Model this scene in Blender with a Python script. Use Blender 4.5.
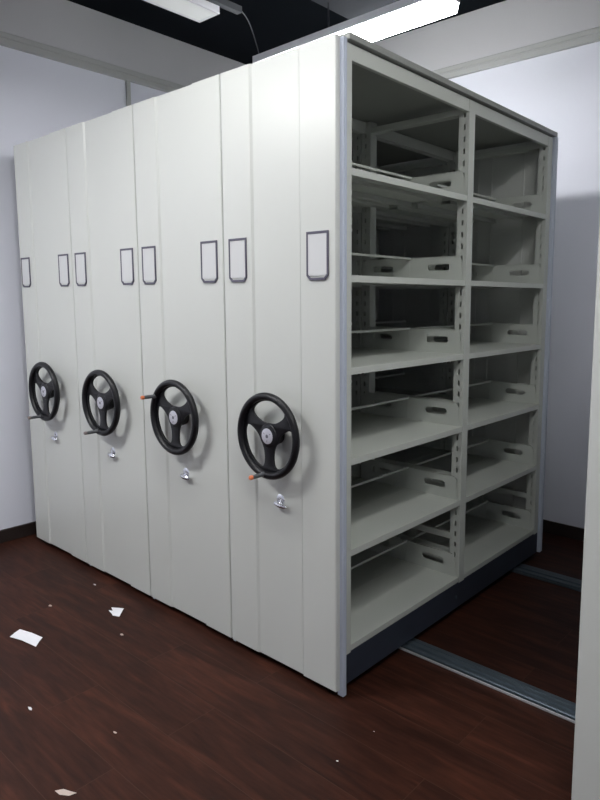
import bpy, bmesh, math, random
from mathutils import Vector, Matrix
PI = math.pi
for o in list(bpy.data.objects): bpy.data.objects.remove(o, do_unlink=True)
S = bpy.context.scene
COL = S.collection

# ------------------------------------------------------------ camera
cam_d = bpy.data.cameras.new('camera'); cam = bpy.data.objects.new('camera', cam_d); COL.objects.link(cam)
cam_d.sensor_fit = 'AUTO'; cam_d.sensor_width = 36.0
cam_d.lens = 647.265 / 800 * 36.0
cam_d.shift_x = -45.388 / 800; cam_d.shift_y = -20.335 / 800
cam_d.clip_start = 0.05
cam.location = (1.44991, -1.65572, 1.45261)
yaw, pit, rol = 0.70455, -0.12375, 0.00103
fw = Vector((-math.sin(yaw)*math.cos(pit), math.cos(yaw)*math.cos(pit), math.sin(pit)))
rt = Vector((math.cos(yaw), math.sin(yaw), 0)); up = rt.cross(fw)
r2 = math.cos(rol)*rt + math.sin(rol)*up; u2 = -math.sin(rol)*rt + math.cos(rol)*up
cam.rotation_euler = Matrix((r2, u2, -fw)).transposed().to_euler()
S.camera = cam

# ------------------------------------------------------------ world, exposure
w = bpy.data.worlds.new('world'); S.world = w; w.use_nodes = True
w.node_tree.nodes['Background'].inputs[0].default_value = (0.55, 0.6, 0.7, 1)
w.node_tree.nodes['Background'].inputs[1].default_value = 0.02
S.view_settings.view_transform = 'Standard'; S.view_settings.look = 'None'
S.view_settings.exposure = 1.6; S.view_settings.gamma = 1.0; S.view_settings.use_curve_mapping = False
LIT = (1.0, 1.0, 1.0)
LAMP_REAR, LAMP_SIDE, LAMP_FRONT, LAMP_DOOR = 14.0, 0.07, 16.0, 14.5   # emission of the diffusers; side: glow added to an unlit lamp

LAMP_AISLE, LAMP_NEAR = 8.0, 10.5

# ------------------------------------------------------------ helpers
def tag(o, label=None, cat=None, group=None, kind=None):
    if label: o['label'] = label
    if cat: o['category'] = cat
    if group: o['group'] = group
    if kind: o['kind'] = kind
    return o
def empty(name, loc):
    o = bpy.data.objects.new(name, None); COL.objects.link(o); o.location = loc; o.empty_display_size = .1
    return o
def obj(name, bm, mats, parent=None, smooth=False, loc=None):
    me = bpy.data.meshes.new(name); bmesh.ops.recalc_face_normals(bm, faces=bm.faces[:]); bm.to_mesh(me); bm.free()
    if not isinstance(mats, (list, tuple)): mats = [mats]
    for m in mats: me.materials.append(m)
    if smooth:
        for p in me.polygons: p.use_smooth = True
        try: me.set_sharp_from_angle(angle=math.radians(35))
        except Exception: pass
    o = bpy.data.objects.new(name, me); COL.objects.link(o)
    if parent: o.parent = parent
    if loc: o.location = loc
    return o
def box(bm, x0, x1, y0, y1, z0, z1, bev=0, mi=0):
    vs = [bm.verts.new((x, y, z)) for x in (x0, x1) for y in (y0, y1) for z in (z0, z1)]
    fs = [bm.faces.new([vs[i] for i in f]) for f in ((0,1,3,2),(4,6,7,5),(0,4,5,1),(2,3,7,6),(0,2,6,4),(1,5,7,3))]
    for f in fs: f.material_index = mi
    if bev:
        es = set(e for f in fs for e in f.edges)
        r = bmesh.ops.bevel(bm, geom=list(es), offset=bev, segments=2, affect='EDGES', profile=.5)
        for f in r['faces']: f.material_index = mi
    return bm
def prism_z(bm, pts, z0, z1, mi=0):
    a = [bm.verts.new((x, y, z0)) for x, y in pts]; b = [bm.verts.new((x, y, z1)) for x, y in pts]
    n = len(pts)
    fs = [bm.faces.new((a[i], a[(i+1)%n], b[(i+1)%n], b[i])) for i in range(n)] + [bm.faces.new(a), bm.faces.new(b[::-1])]
    for f in fs: f.material_index = mi
def lathe_y(bm, prof, n=32, cx=0, cz=0, mi=0):
    """prof: list of (radius, y) revolved about the Y axis"""
    rings = []
    for r, y in prof:
        if r < 1e-6: rings.append([bm.verts.new((cx, y, cz))])
        else: rings.append([bm.verts.new((cx+r*math.cos(2*PI*i/n), y, cz+r*math.sin(2*PI*i/n))) for i in range(n)])
    for A, B in zip(rings, rings[1:]):
        for i in range(n):
            j = (i+1) % n
            if len(A) == 1: f = bm.faces.new((A[0], B[i], B[j]))
            elif len(B) == 1: f = bm.faces.new((A[i], B[0], A[j]))
            else: f = bm.faces.new((A[i], B[i], B[j], A[j]))
            f.material_index = mi
def tube(bm, pts, r, n=10, mi=0, closed=False, ref=(0, 0, 1)):
    pts = [Vector(p) for p in pts]; N = len(pts); rings = []
    for i, p in enumerate(pts):
        if closed: t = (pts[(i+1)%N] - pts[i-1])
        else: t = pts[min(i+1, N-1)] - pts[max(i-1, 0)]
        t.normalize(); a = t.cross(Vector(ref))
        if a.length < .05: a = t.cross(Vector((0,1,0)))
        a.normalize(); b = t.cross(a)
        rr = r[i] if isinstance(r, (list, tuple)) else r
        rings.append([bm.verts.new(p + rr*(math.cos(2*PI*k/n)*a + math.sin(2*PI*k/n)*b)) for k in range(n)])
    for i in range(N if closed else N-1):
        A, B = rings[i], rings[(i+1)%N]
        for k in range(n):
            f = bm.faces.new((A[k], A[(k+1)%n], B[(k+1)%n], B[k])); f.material_index = mi
    if not closed:
        for R_ in (rings[0][::-1], rings[-1]): f = bm.faces.new(R_); f.material_index = mi
def sheet(loops, thick, bev=0.0):
    """flat sheet in the local XY plane with holes, thickness along Z centred on 0 -> bmesh"""
    cu = bpy.data.curves.new('outline', 'CURVE'); cu.dimensions = '2D'; cu.fill_mode = 'BOTH'
    cu.extrude = max(thick/2 - bev, 1e-4); cu.bevel_depth = bev; cu.bevel_resolution = 1; cu.offset = -bev
    for lp in loops:
        sp = cu.splines.new('POLY'); sp.points.add(len(lp)-1)
        for p, (x, y) in zip(sp.points, lp): p.co = (x, y, 0, 1)
        sp.use_cyclic_u = True
    o = bpy.data.objects.new('outline', cu); COL.objects.link(o)
    dg = bpy.context.evaluated_depsgraph_get(); me = bpy.data.meshes.new_from_object(o.evaluated_get(dg))
    bm = bmesh.new(); bm.from_mesh(me); bmesh.ops.remove_doubles(bm, verts=bm.verts[:], dist=1e-6)
    bpy.data.objects.remove(o); bpy.data.curves.remove(cu); bpy.data.meshes.remove(me)
    return bm
def rrect(cx, cy, w_, h_, r, n=4):
    out = []
    for k, (sx, sy) in enumerate(((1,1),(-1,1),(-1,-1),(1,-1))):
        for i in range(n+1):
            a = PI/2*k + PI/2*i/n
            out.append((cx + sx*(w_/2-r) + r*math.cos(a), cy + sy*(h_/2-r) + r*math.sin(a)))
    return out
def merge(dst, src, M):
    src.transform(M); me = bpy.data.meshes.new('t'); src.to_mesh(me); src.free(); dst.from_mesh(me); bpy.data.meshes.remove(me)

# ------------------------------------------------------------ materials
def mat(name, col, rough=.5, metal=0, noise=0, nscale=5, bump=0, bscale=60, spec=.5, emit=None, coat=0):
    m = bpy.data.materials.new(name); m.use_nodes = True; nt = m.node_tree; b = nt.nodes['Principled BSDF']
    b.inputs['Base Color'].default_value = (*col, 1); b.inputs['Roughness'].default_value = rough
    b.inputs['Metallic'].default_value = metal; b.inputs['Specular IOR Level'].default_value = spec
    if coat: b.inputs['Coat Weight'].default_value = coat; b.inputs['Coat Roughness'].default_value = .2
    tc = nt.nodes.new('ShaderNodeTexCoord')
    if noise:
        n = nt.nodes.new('ShaderNodeTexNoise'); n.inputs['Scale'].default_value = nscale; n.inputs['Detail'].default_value = 5
        nt.links.new(tc.outputs['Object'], n.inputs['Vector'])
        r = nt.nodes.new('ShaderNodeMix'); r.data_type = 'RGBA'
        r.inputs[6].default_value = (*[c*(1-noise) for c in col], 1); r.inputs[7].default_value = (*[min(1, c*(1+noise)) for c in col], 1)
        nt.links.new(n.outputs['Fac'], r.inputs[0]); nt.links.new(r.outputs[2], b.inputs['Base Color'])
    if bump:
        n = nt.nodes.new('ShaderNodeTexNoise'); n.inputs['Scale'].default_value = bscale; n.inputs['Detail'].default_value = 3
        nt.links.new(tc.outputs['Object'], n.inputs['Vector'])
        bp = nt.nodes.new('ShaderNodeBump'); bp.inputs['Strength'].default_value = bump; bp.inputs['Distance'].default_value = .002
        nt.links.new(n.outputs['Fac'], bp.inputs['Height']); nt.links.new(bp.outputs['Normal'], b.inputs['Normal'])
    if emit:
        b.inputs['Emission Color'].default_value = (*LIT, 1); b.inputs['Emission Strength'].default_value = emit
    return m
M = {}
M['paint'] = mat('grey_white_enamel', (.61, .627, .595), .30, bump=.08, bscale=220, noise=.02, nscale=3)
M['rack'] = mat('rack_enamel', (.56, .585, .54), .45, noise=.03, nscale=4)
M['cover'] = mat('cover_sheet', (.30, .31, .29), .5, noise=.05)
M['seal'] = mat('grey_blue_seal', (.50, .545, .63), .45)
M['base'] = mat('slate_base', (.032, .040, .058), .45, noise=.25, nscale=9)
M['black'] = mat('black_plastic', (.007, .007, .009), .38, bump=.1, bscale=300, spec=.35)
M['grey_plastic'] = mat('grey_crank_plastic', (.09, .095, .10), .35)
M['orange'] = mat('orange_plastic', (.75, .22, .09), .5)
M['greytip'] = mat('worn_grey_tip', (.22, .18, .17), .5)
M['chrome'] = mat('chrome', (.78, .79, .84), .24, metal=1)
M['badge'] = mat('silver_badge', (.60, .60, .66), .3, metal=.35)
M['badge_dark'] = mat('badge_mark', (.12, .12, .15), .4)
M['frame'] = mat('label_frame_plastic', (.085, .08, .115), .4)
M['card'] = mat('white_card', (.62, .63, .635), .5)
M['wall'] = mat('wall_paint', (.83, .85, .94), .85, noise=.02, nscale=2, bump=.15, bscale=90)
M['band'] = mat('grey_upper_wall', (.60, .60, .62), .9, noise=.03, nscale=3, bump=.15, bscale=90)  # greyer tone for the wall strip above the trunking
M['trunk'] = mat('trunking_plastic', (.46, .47, .465), .5)
M['ceil'] = mat('black_ceiling', (.004, .006, .009), .9, noise=.35, nscale=2, spec=.1)
M['duct'] = mat('dark_duct', (.06, .065, .075), .5, noise=.2)
M['lamp_body'] = mat('lamp_housing', (.80, .80, .86), .4)
M['rim'] = mat('lamp_rim', (.8, .8, .82), .35)
M['baseb'] = mat('dark_baseboard', (.022, .014, .012), .5)
M['galv'] = mat('galvanised_rail', (.10, .13, .155), .42, metal=.5, noise=.2, nscale=14)
M['rail_edge'] = mat('bright_rail_edge', (.80, .82, .84), .3, metal=.5)
M['paper'] = mat('white_paper', (.82, .82, .86), .8)
M['scrap'] = mat('tan_scrap', (.55, .45, .40), .8)
M['em_rear'] = mat('lit_diffuser_rear', (.9, .9, .9), .5, emit=LAMP_REAR)
M['em_side'] = mat('unlit_diffuser_glow', (.7, .72, .74), .5, emit=LAMP_SIDE)  # lamp is off; faint glow added to its face for bounced light
M['em_front'] = mat('lit_diffuser_front', (.9, .9, .9), .5, emit=LAMP_FRONT)
M['em_near'] = mat('lit_diffuser_near', (.9, .9, .9), .5, emit=LAMP_NEAR)
M['em_aisle'] = mat('lit_diffuser_aisle', (.9, .9, .9), .5, emit=LAMP_AISLE)
M['em_door'] = mat('lit_diffuser_door', (.9, .9, .9), .5, emit=LAMP_DOOR)

def floor_mat():
    m = bpy.data.materials.new('laminate_floor'); m.use_nodes = True; nt = m.node_tree; b = nt.nodes['Principled BSDF']
    N = nt.nodes.new; L = nt.links.new
    tc = N('ShaderNodeTexCoord'); mp = N('ShaderNodeMapping'); L(tc.outputs['Object'], mp.inputs['Vector'])
    mp.inputs['Location'].default_value = (.3, .71, 0)
    br = N('ShaderNodeTexBrick'); L(mp.outputs['Vector'], br.inputs['Vector'])
    br.inputs['Scale'].default_value = 1; br.inputs['Brick Width'].default_value = 1.21; br.inputs['Row Height'].default_value = .197
    br.inputs['Mortar Size'].default_value = .0012; br.inputs['Mortar Smooth'].default_value = .2; br.offset = .37
    br.inputs['Color1'].default_value = (.2, .2, .2, 1); br.inputs['Color2'].default_value = (.8, .8, .8, 1); br.inputs['Mortar'].default_value = (.5, .5, .5, 1)
    # grain coordinates: stretched along X, shifted per plank
    sc = N('ShaderNodeVectorMath'); sc.operation = 'MULTIPLY'; sc.inputs[1].default_value = (1.6, 13, 1); L(tc.outputs['Object'], sc.inputs[0])
    ad = N('ShaderNodeVectorMath'); ad.operation = 'ADD'; L(sc.outputs[0], ad.inputs[0])
    sh = N('ShaderNodeVectorMath'); sh.operation = 'MULTIPLY'; sh.inputs[1].default_value = (9, 5, 3); L(br.outputs['Color'], sh.inputs[0]); L(sh.outputs[0], ad.inputs[1])
    n1 = N('ShaderNodeTexNoise'); n1.inputs['Scale'].default_value = 1.0; n1.inputs['Detail'].default_value = 7; n1.inputs['Distortion'].default_value = 1.6; L(ad.outputs[0], n1.inputs['Vector'])
    cr = N('ShaderNodeValToRGB'); L(n1.outputs['Fac'], cr.inputs[0])
    cr.color_ramp.elements[0].position = .30; cr.color_ramp.elements[0].color = (.024, .0085, .0055, 1)
    cr.color_ramp.elements[1].position = .72; cr.color_ramp.elements[1].color = (.066, .0215, .0125, 1)
    e = cr.color_ramp.elements.new(.5); e.color = (.040, .0135, .0082, 1)
    n2 = N('ShaderNodeTexNoise'); n2.inputs['Scale'].default_value = 6; n2.inputs['Detail'].default_value = 6; L(ad.outputs[0], n2.inputs['Vector'])
    mx = N('ShaderNodeMix'); mx.data_type = 'RGBA'; mx.blend_type = 'MULTIPLY'; mx.inputs[0].default_value = .55
    c2 = N('ShaderNodeValToRGB'); c2.color_ramp.elements[0].position = .35; c2.color_ramp.elements[0].color = (.55, .55, .55, 1); c2.color_ramp.elements[1].position = .65; c2.color_ramp.elements[1].color = (1.25, 1.2, 1.2, 1)
    L(n2.outputs['Fac'], c2.inputs[0]); L(cr.outputs[0], mx.inputs[6]); L(c2.outputs[0], mx.inputs[7])
    mo = N('ShaderNodeMix'); mo.data_type = 'RGBA'; L(br.outputs['Fac'], mo.inputs[0]); L(mx.outputs[2], mo.inputs[6]); mo.inputs[7].default_value = (.062, .028, .018, 1)
    L(mo.outputs[2], b.inputs['Base Color'])
    b.inputs['Roughness'].default_value = .50; b.inputs['Specular IOR Level'].default_value = .16
    bp = N('ShaderNodeBump'); bp.inputs['Strength'].default_value = .12; bp.inputs['Distance'].default_value = .001; L(n2.outputs['Fac'], bp.inputs['Height']); L(bp.outputs['Normal'], b.inputs['Normal'])
    return m
M['floor'] = floor_mat()

# ------------------------------------------------------------ the setting
XL, XR, YF, YB, ZC = -2.545, 3.4, -4.2, 2.155, 3.25
def struct(name, bm, m): return tag(obj(name, bm, m), kind='structure')
struct('floor', box(bmesh.new(), XL-.12, XR+.12, YF-.12, YB+.12, -.1, 0), M['floor'])
struct('ceiling', box(bmesh.new(), XL-.12, XR+.12, YF-.12, YB+.12, ZC, ZC+.15), M['ceil'])
def wall(name, a):
    x0, x1, y0, y1 = a; bm = bmesh.new()
    box(bm, x0, x1, y0, y1, 0, 2.95, mi=0); box(bm, x0, x1, y0, y1, 2.95, ZC, mi=1)
    struct(name, bm, [M['wall'], M['band']])
wall('wall_left', (XL-.12, XL, YF, YB)); wall('wall_back', (XL-.12, XR+.12, YB, YB+.12))
wall('wall_right', (XR, XR+.12, YF, YB)); wall('wall_front', (XL-.12, XR+.12, YF-.12, YF))
def board(name, x0, x1, y0, y1): struct(name, box(bmesh.new(), x0, x1, y0, y1, 0, .078, bev=.003), M['baseb'])
board('baseboard_left', XL, XL+.014, YF, YB-.014); board('baseboard_back', XL, XR, YB-.014, YB)
board('baseboard_right', XR-.014, XR, YF, YB-.014); board('baseboard_front', XL+.014, XR-.014, YF, YF+.014)
def trunk_profile():   # (out, z): two-ribbed cable trunking
    return [(0, 2.876), (.020, 2.876), (.024, 2.880), (.024, 2.906), (.016, 2.910), (.016, 2.916), (.022, 2.920), (.022, 2.944), (.018, 2.948), (0, 2.948)]
def extrude_profile(prof, a, b):
    bm = bmesh.new(); A = [bm.verts.new(a(*p)) for p in prof]; B = [bm.verts.new(b(*p)) for p in prof]; n = len(prof)
    for i in range(n): bm.faces.new((A[i], A[(i+1)%n], B[(i+1)%n], B[i]))
    bm.faces.new(A); bm.faces.new(B[::-1]); return bm
struct('trim_1', extrude_profile(trunk_profile(), lambda o, z: (XL+o, YF, z), lambda o, z: (XL+o, YB-.001, z)), M['trunk'])
struct('trim_2', extrude_profile(trunk_profile(), lambda o, z: (XL+.03, YB-o, z), lambda o, z: (XR, YB-o, z)), M['trunk'])
c = box(bmesh.new(), XL, XL+.016, .806, .836, .078, 2.876, bev=.004)
tag(obj('cable_conduit', c, M['trunk']), 'thin vertical cable conduit running down the left wall from the trunking', 'conduit')

# ------------------------------------------------------------ floor rails
def rail(y0, y1, label, edge):
    t = empty('floor_rail', (-.4, (y0+y1)/2, 0)); tag(t, label, 'rail', 'steel floor rails under the shelving')
    h = (y1-y0)/2; bm = bmesh.new(); xa, xb = -2.10, 2.05
    prof = [(-h+.014, 0), (-h+.014, .011), (-h+.018, .014), (-.022, .014), (-.019, .009), (-.013, .009), (-.010, .018), (.010, .018), (.013, .009), (.019, .009), (.022, .014), (h-.010, .014), (h, .008), (h, 0)]
    bm = extrude_profile(prof, lambda y, z: (xa, y, z), lambda y, z: (xb, y, z))
    obj('channel', bm, M['galv'], t)
    tag(obj('edge_strip', box(bmesh.new(), xa, xb, -h, -h+.005, 0, .009, bev=.001), M[edge], t), 'steel edge strip')
rail(.434, .536, 'grey steel floor rail in the aisle, the one nearer the handwheels', 'rail_edge')
rail(1.456, 1.575, 'grey steel floor rail in the aisle, the one nearer the back wall', 'galv')

# ------------------------------------------------------------ mobile shelving unit
W, LEN, YO = .588, 1.777, .90        # width, length, y of the empty
hw = W/2
def make_unit():
    t = empty('mobile_shelving_unit', (-hw, YO, 0))
    Y = lambda y: y - YO
    # end panels: outer strips proud, middle field recessed
    def end_panel(front):
        s = 1 if front else -1; y0 = Y(0) if front else Y(LEN)
        a, bq, d, sl = hw-.164, hw-.166, .006, .010
        pts = [(-hw, .020), (-hw, .003), (-hw+.003, 0), (-a, 0), (-a+sl, d), (bq-.0074, d), (bq-.0065, d+.005), (bq-.0012, d+.005), (bq, 0), (hw-.003, 0), (hw, .003), (hw, .020)]
        bm = bmesh.new(); prism_z(bm, [(x, y0 + s*y) for x, y in pts], .030, 2.30)
        if not front:
            for xx in (-.16, -.075, .12, .2): box(bm, xx-.006, xx+.006, y0-.024, y0-.0195, .15, 2.29, bev=.002)
        return bm
    fp = obj('front_panel', end_panel(True), M['paint'], t)
    obj('rear_panel', end_panel(False), M['paint'], t)
    # label frames
    for cx in (hw-.0825, -hw+.0825+.004):
        w_, h_, cut, th = .102, .166, .016, .0088
        def lp(wi, hi, c): return [(-wi, hi), (-wi, -hi+c), (-wi+c, -hi), (wi-c, -hi), (wi, -hi+c), (wi, hi)]
        bm = sheet([lp(w_/2, h_/2, cut), lp(w_/2-th*.8, h_/2-th, cut*.75)[::-1]], .005, .001)
        bm.transform(Matrix.Rotation(PI/2, 4, 'X'))
        lf = obj('label_frame', bm, M['frame'], t, loc=(cx, Y(-.0026), 1.600))
        bm = box(bmesh.new(), -w_/2+.003, w_/2-.003, -.0005, .002, -h_/2+.016, h_/2-.003)
        tag(obj('card', bm, M['card'], lf), 'blank white card')
    # handwheel
    R1, RT = .1490, .0142
    def window(a0):
        pts = []; ri, ro, hs = .050, .1355, .0225
        def ang(r): return math.asin(hs/r)
        n = 14
        for i in range(n): r = ri+(ro-ri)*i/n; pts.append((r, a0 + ang(r)))
        for i in range(n*2):
            f = i/(n*2); pts.append((ro, a0+ang(ro) + f*(2*PI/3-2*ang(ro))))
        for i in range(n): r = ro-(ro-ri)*i/n; pts.append((r, a0+2*PI/3-ang(r)))
        for i in range(n):
            f = i/n; pts.append((ri, a0+2*PI/3-ang(ri)-f*(2*PI/3-2*ang(ri))))
        q = [(r*math.cos(a), r*math.sin(a)) for r, a in pts]
        for _ in range(9):
            q = [tuple(sum(q[(i+k)%len(q)][j] for k in (-2,-1,0,1,2))/5 for j in (0,1)) for i in range(len(q))]
        return q
    circ = [(R1*math.cos(2*PI*i/72), R1*math.sin(2*PI*i/72)) for i in range(72)]
    bm = sheet([circ] + [window(math.radians(30+120*k))[::-1] for k in range(3)], .011, .003)
    bm.transform(Matrix.Translation((0, .010, 0)) @ Matrix.Rotation(PI/2, 4, 'X'))
    tube(bm, [(R1*math.cos(2*PI*i/72), 0, R1*math.sin(2*PI*i/72)) for i in range(72)], RT, 12, closed=True, ref=(0, 1, 0))
    lathe_y(bm, [(.047, .006), (.044, .002), (.034, -.001), (.029, -.002)], 36)
    lathe_y(bm, [(.047, .006), (.048, .012), (.044, .020), (.036, .050), (.036, .054)], 36)
    hwl = obj('handwheel', bm, M['black'], t, smooth=True, loc=(.002, Y(-.053), .9495))
    bm = bmesh.new(); BD = None; lathe_y(bm, [(.0295, -.009), (.0295, -.0115), (.027, -.0122), (.012, -.0125), (.0118, -.0125)], 32, mi=0)
    lathe_y(bm, [(.0118, -.0125), (.0075, -.0127), (.007, -.0127)], 32, mi=0); lathe_y(bm, [(.007, -.0127), (0, -.0130)], 32, mi=1)
    for k in range(3):
        a = math.radians(30+120*k); tube(bm, [(.014*math.cos(a), -.0122, .014*math.sin(a)), (.022*math.cos(a), -.0122, .022*math.sin(a))], .0012, 6, mi=1)
    bm.transform(Matrix.Translation((0, .009, 0))); tag(obj('hub_badge', bm, [M['badge'], M['badge_dark']], hwl, smooth=True), 'silver disc in the wheel hub')
    bm = bmesh.new(); a = math.radians(270); hx, hz = .146*math.cos(a), .146*math.sin(a)
    lathe_y(bm, [(0, -.004), (.010, -.006), (.010, -.014), (.0075, -.018), (.0085, -.045), (.0078, -.056), (.0075, -.064)], 16, hx, hz, 0)
    lathe_y(bm, [(.0075, -.064), (.0085, -.065), (.0085, -.074), (.006, -.077), (0, -.0775)], 16, hx, hz, 1)
    tag(obj('crank_handle', bm, [M['grey_plastic'], M['orange']], hwl, smooth=True), 'short crank knob with an orange tip')
    # chrome latch
    bm = bmesh.new()
    lathe_y(bm, [(.022, 0), (.022, -.003), (.019, -.005), (.009, -.006), (.008, -.010), (0, -.011)], 28, -.004, .006)
    tube(bm, [(-.026, -.014, -.005), (-.018, -.016, -.006), (.006, -.018, -.009), (.030, -.017, -.012), (.038, -.016, -.013)], [.004, .009, .011, .009, .004], 10)
    obj('lock_lever', bm, M['chrome'], t, smooth=True, loc=(.010, Y(.009), .688))
    # seal strips (right side wide one is replaced for the end unit)
    # posts
    ys = [(.042, .082), (.860, .908), (1.674, 1.722)]
    def post(y0, y1):
        bm = bmesh.new(); d, th, z0, z1 = .052, .0018, .150, 2.29; h = (y1-y0)/2
        box(bm, -th, 0, -h, h, z0, z1)
        for s in (-1, 1):
            ya, yb = sorted((s*h, s*(h-th)))
            box(bm, -.018, -th, ya, yb, z0, z1); box(bm, -d, -.027, ya, yb, z0, z1)
            z = z0
            k = 0
            while z < z1-.03:
                zs = z0 + .02 + k*.05
                box(bm, -.027, -.018, ya, yb, z, min(zs, z1)); z = zs+.022; k += 1
            box(bm, -.027, -.018, ya, yb, z, z1)
            yc, yd = sorted((s*h, 0)); box(bm, -d, -d+th, yc, yd, z0, z1)
        return bm
    for y0, y1 in ys:
        for sgn in (1, -1):
            p = obj('post', post(y0, y1), M['rack'], t, loc=(sgn*hw, Y((y0+y1)/2), 0))
            if sgn < 0: p.rotation_euler.z = PI
    for sgn in (1, -1):   # top rails along the length, at both faces
        x0, x1 = sorted((sgn*(hw-.002), sgn*(hw-.020)))
        obj('top_rail', box(bmesh.new(), x0, x1, Y(.05), Y(1.722), 2.240, 2.292, bev=.002), M['rack'], t)
    for y0, y1 in ys:
        ym = Y((y0+y1)/2)
        obj('cross_rail', box(bmesh.new(), -hw+.02, hw-.02, ym-.022, ym+.022, 2.236, 2.262, bev=.002), M['rack'], t)
        obj('cross_rail', box(bmesh.new(), -hw+.052, hw-.052, ym-.012, ym+.012, .345, .375, bev=.002), M['rack'], t)
    # base carriage
    bm = bmesh.new()
    for sgn in (1, -1):
        x0, x1 = sorted((sgn*(hw-.001), sgn*(hw-.006))); box(bm, x0, x1, Y(.022), Y(1.755), .034, .156)
        x0, x1 = sorted((sgn*(hw-.003), sgn*(hw-.035))); box(bm, x0, x1, Y(.03), Y(1.75), .148, .154)
    box(bm, -hw+.006, hw-.006, Y(.022), Y(.028), .034, .154); box(bm, -hw+.006, hw-.006, Y(1.749), Y(1.755), .034, .154)
    for yy in (.39, .60, 1.40, 1.64): box(bm, -hw+.006, hw-.006, Y(yy)-.003, Y(yy)+.003, .034, .150)
    bs = obj('base', bm, M['base'], t)
    for sgn in (1,):
        bm = bmesh.new(); lathe_y(bm, [(.008, 0), (.008, -.002), (.004, -.003), (0, -.003)], 12); bm.transform(Matrix.Rotation(PI/2*sgn, 4, 'Z'))
        obj('bolt', bm, M['galv'], bs, loc=(sgn*(hw-.001), Y(.84), .088))
    for yy in (.492, 1.5225):
        for xx in (-.2, .2):
            bm = bmesh.new(); lathe_y(bm, [(0, -.012), (.038, -.012), (.040, -.010), (.040, .010), (.038, .012), (0, .012)], 24)
            obj('track_wheel', bm, M['galv'], t, smooth=True, loc=(xx, Y(yy), .058))
    # shelves
    levels = [1.895, 1.535, 1.212, .885, .545, .178]
    D = .2925
    def shelf_bm(lenY):
        bm = bmesh.new(); h = lenY/2
        box(bm, -D, 0, -h, h, -.002, 0)                            # top skin
        box(bm, -.0016, 0, -h, h, -.024, -.002); box(bm, -.014, -.0016, -h, h, -.024, -.0225)
        box(bm, -D, -D+.0016, -h, h, -.024, -.002); box(bm, -D+.0016, -D+.014, -h, h, -.024, -.0225)
        box(bm, -D/2-.025, -D/2+.025, -h+.01, h-.01, -.016, -.0145)  # stiffening hat below
        box(bm, -D/2-.025, -D/2-.0235, -h+.01, h-.01, -.0145, -.002); box(bm, -D/2+.0235, -D/2+.025, -h+.01, h-.01, -.0145, -.002)
        for v in bm.verts: pass
        return bm
    def plate_bm():
        out = [(-.012, 0), (-.020, .092), (-.032, .106), (-D, .106), (-D, 0)]
        bm = sheet([out, rrect(-.137, .060, .118, .031, .0154)[::-1]], .0016, 0)
        bm.transform(Matrix.Rotation(PI/2, 4, 'X'))
        # rolled lips round the slot and along the top
        box(bm, -D, -.034, -.0030, .0030, .1045, .1065)
        tube(bm, [(x, 0, z) for x, z in rrect(-.137, .060, .119, .032, .0158)], .0012, 6, closed=True)
        return bm
    sh = {}
    for ya, yb in ((.0835, .8585), (.9095, 1.6725)):
        for z in levels:
            for sgn in (1, -1):
                key = ya
                if key not in sh:
                    s_ = obj('shelf', shelf_bm(yb-ya), M['rack'], t)
                    p1 = obj('side_plate', plate_bm(), M['rack'], s_, loc=(0, (yb-ya)/2-.004, 0))
                    p2 = p1.copy(); COL.objects.link(p2); p2.parent = s_; p2.location = (0, -(yb-ya)/2+.004, 0)
                    b_ = obj('back_bar', box(bmesh.new(), -D-.001, -D+.005, -(yb-ya)/2, (yb-ya)/2, .0985, .1085, bev=.0015), M['rack'], s_)
                    sh[key] = s_
                else:
                    s_ = sh[key].copy(); COL.objects.link(s_); s_.parent = t
                    for ch in sh[key].children:
                        c_ = ch.copy(); COL.objects.link(c_); c_.parent = s_
                s_.location = (sgn*(hw-.001), Y((ya+yb)/2), z)
                s_.rotation_euler.z = 0 if sgn > 0 else PI
    return t
def copy_tree(o, parent=None):
    c_ = o.copy(); COL.objects.link(c_)
    if parent: c_.parent = parent
    for ch in list(o.children): copy_tree(ch, c_)
    return c_
def seals(t, reach):
    obj('top_cover', box(bmesh.new(), -hw, hw+reach, .052-YO, 1.745-YO, 2.296, 2.318, bev=.002), M['cover'], t)
    for side, y0, y1, zb in (('f', .0205, .0405, .006), ('b', 1.7235, 1.7575, .035)):
        bm = bmesh.new()
        x0 = hw-.012
        box(bm, x0, hw+reach, y0-YO, y1-YO, zb, 2.296, bev=min(.003, reach/3 + .0005))
        if reach > .01:
            box(bm, hw+reach-.001, hw+reach+.002, y0+.009-YO, y1-.009-YO, zb+.004, 2.290)
        obj('seal_strip', bm, M['seal'], t)
u1 = make_unit()
bpy.context.view_layer.update()
G = 'mobile shelving units with handwheels'
specs = [(0.0, 'open-sided mobile shelving unit, nearest of the four in the row', 6, False),
         (-.590, 'mobile shelving unit directly left of the open-sided one, crank knob up on its wheel', 122, False),
         (-1.193, 'mobile shelving unit standing second from the left wall, crank knob low on its wheel', 12, True),
         (-1.799, 'mobile shelving unit farthest left, standing next to the bluish left wall', 11, True),
         (.866+W, 'shelving unit across the aisle, only its cream panel edge showing at far right', 0, False)]
units = [u1] + [copy_tree(u1) for _ in specs[1:]]
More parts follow.
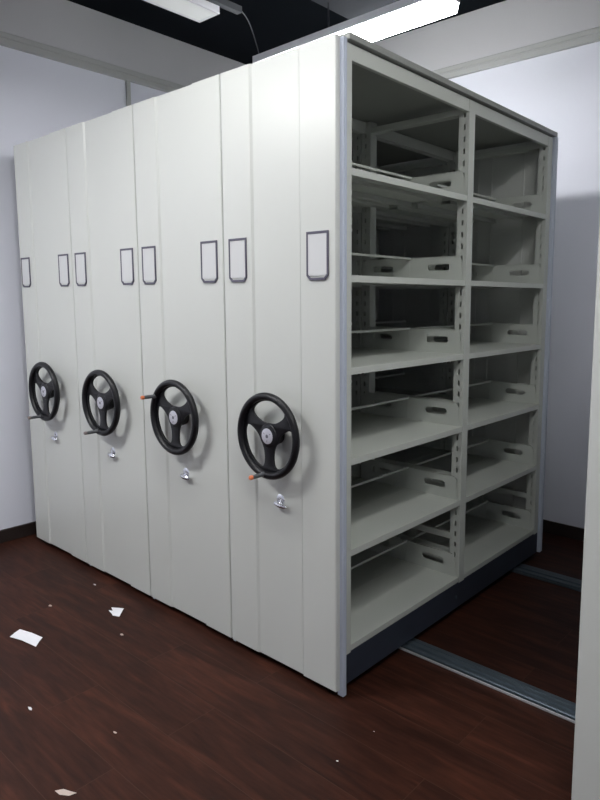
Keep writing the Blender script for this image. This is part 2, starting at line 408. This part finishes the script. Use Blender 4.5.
for (xr, lab, rot, greytip), u in zip(specs, units):
    sx = {0.0: .994, -.590: 1.015, -1.193: 1.022, -1.799: 1.019}.get(xr, 1.0)   # the units are not all exactly as deep
    u.scale.x = sx; u.location = (xr-hw*sx, YO, 0); tag(u, lab, 'shelving unit', G)
    # turning: the wheel is built with a spoke and the knob at 270 degrees
    hwh = [c_ for c_ in u.children if c_.name.startswith('handwheel')][0]
    ck = [c_ for c_ in hwh.children if c_.name.startswith('crank')][0]
    hwh.rotation_euler.y = math.radians({6: 0, 122: 2, 12: -1, 11: 3, 0: 0}[rot])
    ck.rotation_euler.y = math.radians(rot)
    hwh.location.x += {0: 0, -.590: .010, -1.193: .012, -1.799: .018}.get(xr, 0)
    if greytip:
        ck.data = ck.data.copy(); ck.data.materials[1] = M['greytip']; ck['label'] = 'short grey crank knob'
    if xr == -1.799:
        fr = sorted([c_ for c_ in u.children if c_.name.startswith('label_frame')], key=lambda c_: c_.location.x)[0]; fr.location.x -= .016
    seals(u, .016 if u is u1 else .003)

# ------------------------------------------------------------ ceiling lamps
def lamp(cx, cy, z, lx, ly, em, label, h=.035, rim=.006, duct=False):
    t = empty('fluorescent_lamp', (cx, cy, z)); tag(t, label, 'ceiling lamp', 'flat fluorescent ceiling lamps')
    a, b_ = lx/2, ly/2; bm = bmesh.new()
    box(bm, -a, a, -b_, b_, .006, h, bev=.002)
    for x0, x1, y0, y1 in ((-a, a, -b_, -b_+rim), (-a, a, b_-rim, b_), (-a, -a+rim, -b_+rim, b_-rim), (a-rim, a, -b_+rim, b_-rim)):
        box(bm, x0, x1, y0, y1, 0, .006)
    hs = obj('housing', bm, M['lamp_body'], t)
    obj('diffuser', box(bmesh.new(), -a+rim, a-rim, -b_+rim, b_-rim, .001, .0055), em, t)
    for s in (-1, 1):
        bm = bmesh.new()
        p = (s*a*.7, 0) if lx > ly else (0, s*b_*.7)
        if duct: p = (-.66+s*.26-cx, 0)
        tube(bm, [(p[0], p[1], h), (p[0], p[1], (3.0 if duct else ZC)-z)], .004, 8); obj('hanger', bm, M['duct'], t)
    return t
def batten(x0, x1, y0, y1, z, em, label):
    cx, cy = (x0+x1)/2, (y0+y1)/2; a = (x1-x0)/2; b_ = (y1-y0)/2
    t = empty('fluorescent_lamp', (cx, cy, z-.004)); t.rotation_euler.y = math.radians(-.75); tag(t, label, 'ceiling lamp', 'flat fluorescent ceiling lamps')
    obj('housing', box(bmesh.new(), -a, a, -b_, b_, -.003, .037, bev=.003), M['lamp_body'], t)
    prof = [(-b_+.008, 0), (-b_+.016, -.035), (-b_+.028, -.052), (-b_+.040, -.056), (b_-.040, -.056), (b_-.028, -.052), (b_-.016, -.035), (b_-.008, 0)]
    obj('diffuser', extrude_profile(prof, lambda y, zz: (-a+.006, y, zz), lambda y, zz: (a-.006, y, zz)), em, t)
    for dx in (-.045, -.030):  # small raised shapes standing in for the illegible marks on the lamp end
        bm = box(bmesh.new(), -.0025, .0025, -.002, .0005, -.009, .009); box(bm, -.0045, .0045, -.002, .0005, -.011, -.006)
        tag(obj('lamp_mark', bm, M['lamp_body'], t, loc=(a+dx, -b_+.0145, -.030+dx*.3)), 'tiny illegible grey mark on the lit face')
    for xx, top in ((-.95-cx, 2.996-z), (-.36-cx, 2.996-z)):
        bm = bmesh.new(); tube(bm, [(xx, 0, .034), (xx, 0, top)], .004, 8); obj('hanger', bm, M['duct'], t)
batten(-1.47, -.200, .958, 1.10, 2.80, M['em_rear'], 'brightly lit fluorescent lamp hanging behind the top of the nearest shelving unit')
lamp(-1.205, -.150, 2.80, .155, 1.20, M['em_side'], 'switched-off white fluorescent lamp pointing towards the top left dark ceiling', rim=.012)
lamp(-1.60, -1.75, 2.80, 1.20, .30, M['em_front'], 'fluorescent lamp in front of the handwheel panels, above the photo')
lamp(1.60, -1.10, 2.80, 1.20, .215, M['em_door'], 'fluorescent lamp over the open floor behind the camera')

lamp(-.30, -.62, 2.80, 1.20, .15, M['em_near'], 'narrow fluorescent lamp close above the handwheel panels, just outside the photo', duct=True)
lamp(1.10, .35, 2.80, .15, 1.20, M['em_aisle'], 'fluorescent lamp over the aisle with the floor rails, above the photo')

# ------------------------------------------------------------ services under the ceiling
bm = box(bmesh.new(), -1.02, -.30, -1.2, 1.35, 3.0, 3.2, bev=.006)
tag(obj('ventilation_duct', bm, M['duct']), 'dark grey rectangular air duct under the black ceiling', 'duct')
bm = bmesh.new(); box(bm, -1.258, -1.222, -1.8, .67, 2.90, 2.91); box(bm, -1.260, -1.256, -1.8, .67, 2.90, 2.93); box(bm, -1.224, -1.220, -1.8, .67, 2.90, 2.93)
for yy in (-1.4, -.5, .4): box(bm, -1.261, -1.219, yy-.004, yy+.004, 2.93, 3.25)
tag(obj('cable_tray', bm, M['duct']), 'narrow dark cable tray beside the switched-off ceiling lamp', 'cable tray')
bm = bmesh.new()
pts = []
for i in range(15):
    f = i/14; pts.append((-1.24-.218*f, .67+.33*f, 2.922-.08*f + .045*math.sin(PI*f)))
tube(bm, pts, .003, 6)
tag(obj('loose_cable', bm, M['duct']), 'thin dark loose cable running from the cable tray to the lit lamp', 'cable')

# ------------------------------------------------------------ paper scraps on the floor
def paper(name, pts, zs, m, label, cat='paper', th=.0006):
    cx = sum(p[0] for p in pts)/len(pts); cy = sum(p[1] for p in pts)/len(pts)
    bm = bmesh.new(); A = [bm.verts.new((x-cx, y-cy, z+th)) for (x, y), z in zip(pts, zs)]; B = [bm.verts.new((x-cx, y-cy, z)) for (x, y), z in zip(pts, zs)]
    ca = bm.verts.new((0, 0, sum(zs)/len(zs)+th)); cb = bm.verts.new((0, 0, sum(zs)/len(zs))); n = len(pts)
    for i in range(n):
        j = (i+1) % n; bm.faces.new((A[i], A[j], ca)); bm.faces.new((B[j], B[i], cb)); bm.faces.new((A[i], B[i], B[j], A[j]))
    o = obj(name, bm, m, loc=(cx, cy, 0)); return tag(o, label, cat)
paper('paper_sheet', [(-1.368, -.582), (-1.29, -.566), (-1.202, -.545), (-1.226, -.52), (-1.252, -.494), (-1.32, -.510), (-1.402, -.525), (-1.384, -.555)],
      [.0, .006, .0, .004, .002, .006, .0, .002], M['paper'], 'white rectangular slip of paper lying on the floor at the left edge')
paper('paper_scrap', [(-1.275, -.158), (-1.248, -.132), (-1.210, -.132), (-1.172, -.178), (-1.200, -.196), (-1.222, -.186), (-1.250, -.186), (-1.243, -.170)],
      [.004, .0, .010, .0, .004, .0, .008, .002], M['paper'], 'torn crumpled bit of white paper on the floor before the second wheel')
def scrap(cx, cy, r, seed, m, label):
    rnd = random.Random(seed); n = 6; pts = []
    for i in range(n):
        a = 2*PI*i/n + rnd.uniform(-.2, .2); q = .72*r*rnd.uniform(.5, 1.1); pts.append((cx+1.3*q*math.cos(a), cy+.7*q*math.sin(a)))
    paper('paper_scrap', pts, [rnd.uniform(0, .003) for _ in pts], m, label)
scrap(-.797, -.748, .017, 1, M['paper'], 'tiny curved paper flake on the floor left of the bottom centre')
paper('paper_scrap', [(-.348, -.874), (-.330, -.856), (-.306, -.845), (-.285, -.838), (-.297, -.856), (-.322, -.872)], [.0, .004, .002, .004, 0, 0], M['scrap'], 'curled pale paper scrap at the bottom edge of the photo')
scrap(-.449, -.620, .012, 3, M['scrap'], 'small tan flake on the floor above the curled scrap')
scrap(-1.57, -.08, .014, 4, M['paper'], 'tiny white flake near the foot of the second unit from the left wall')
scrap(-1.518, -.336, .014, 5, M['scrap'], 'tiny dull flake between the paper slip and the shelving row')
scrap(-1.014, -.258, .013, 6, M['scrap'], 'tiny tan flake on the floor just below the torn paper')
scrap(.213, -.049, .006, 7, M['paper'], 'pale speck on the floor close to the open unit corner')
scrap(.209, -.235, .006, 8, M['paper'], 'pale speck on the floor farther from the open unit corner, nearer the bottom edge')
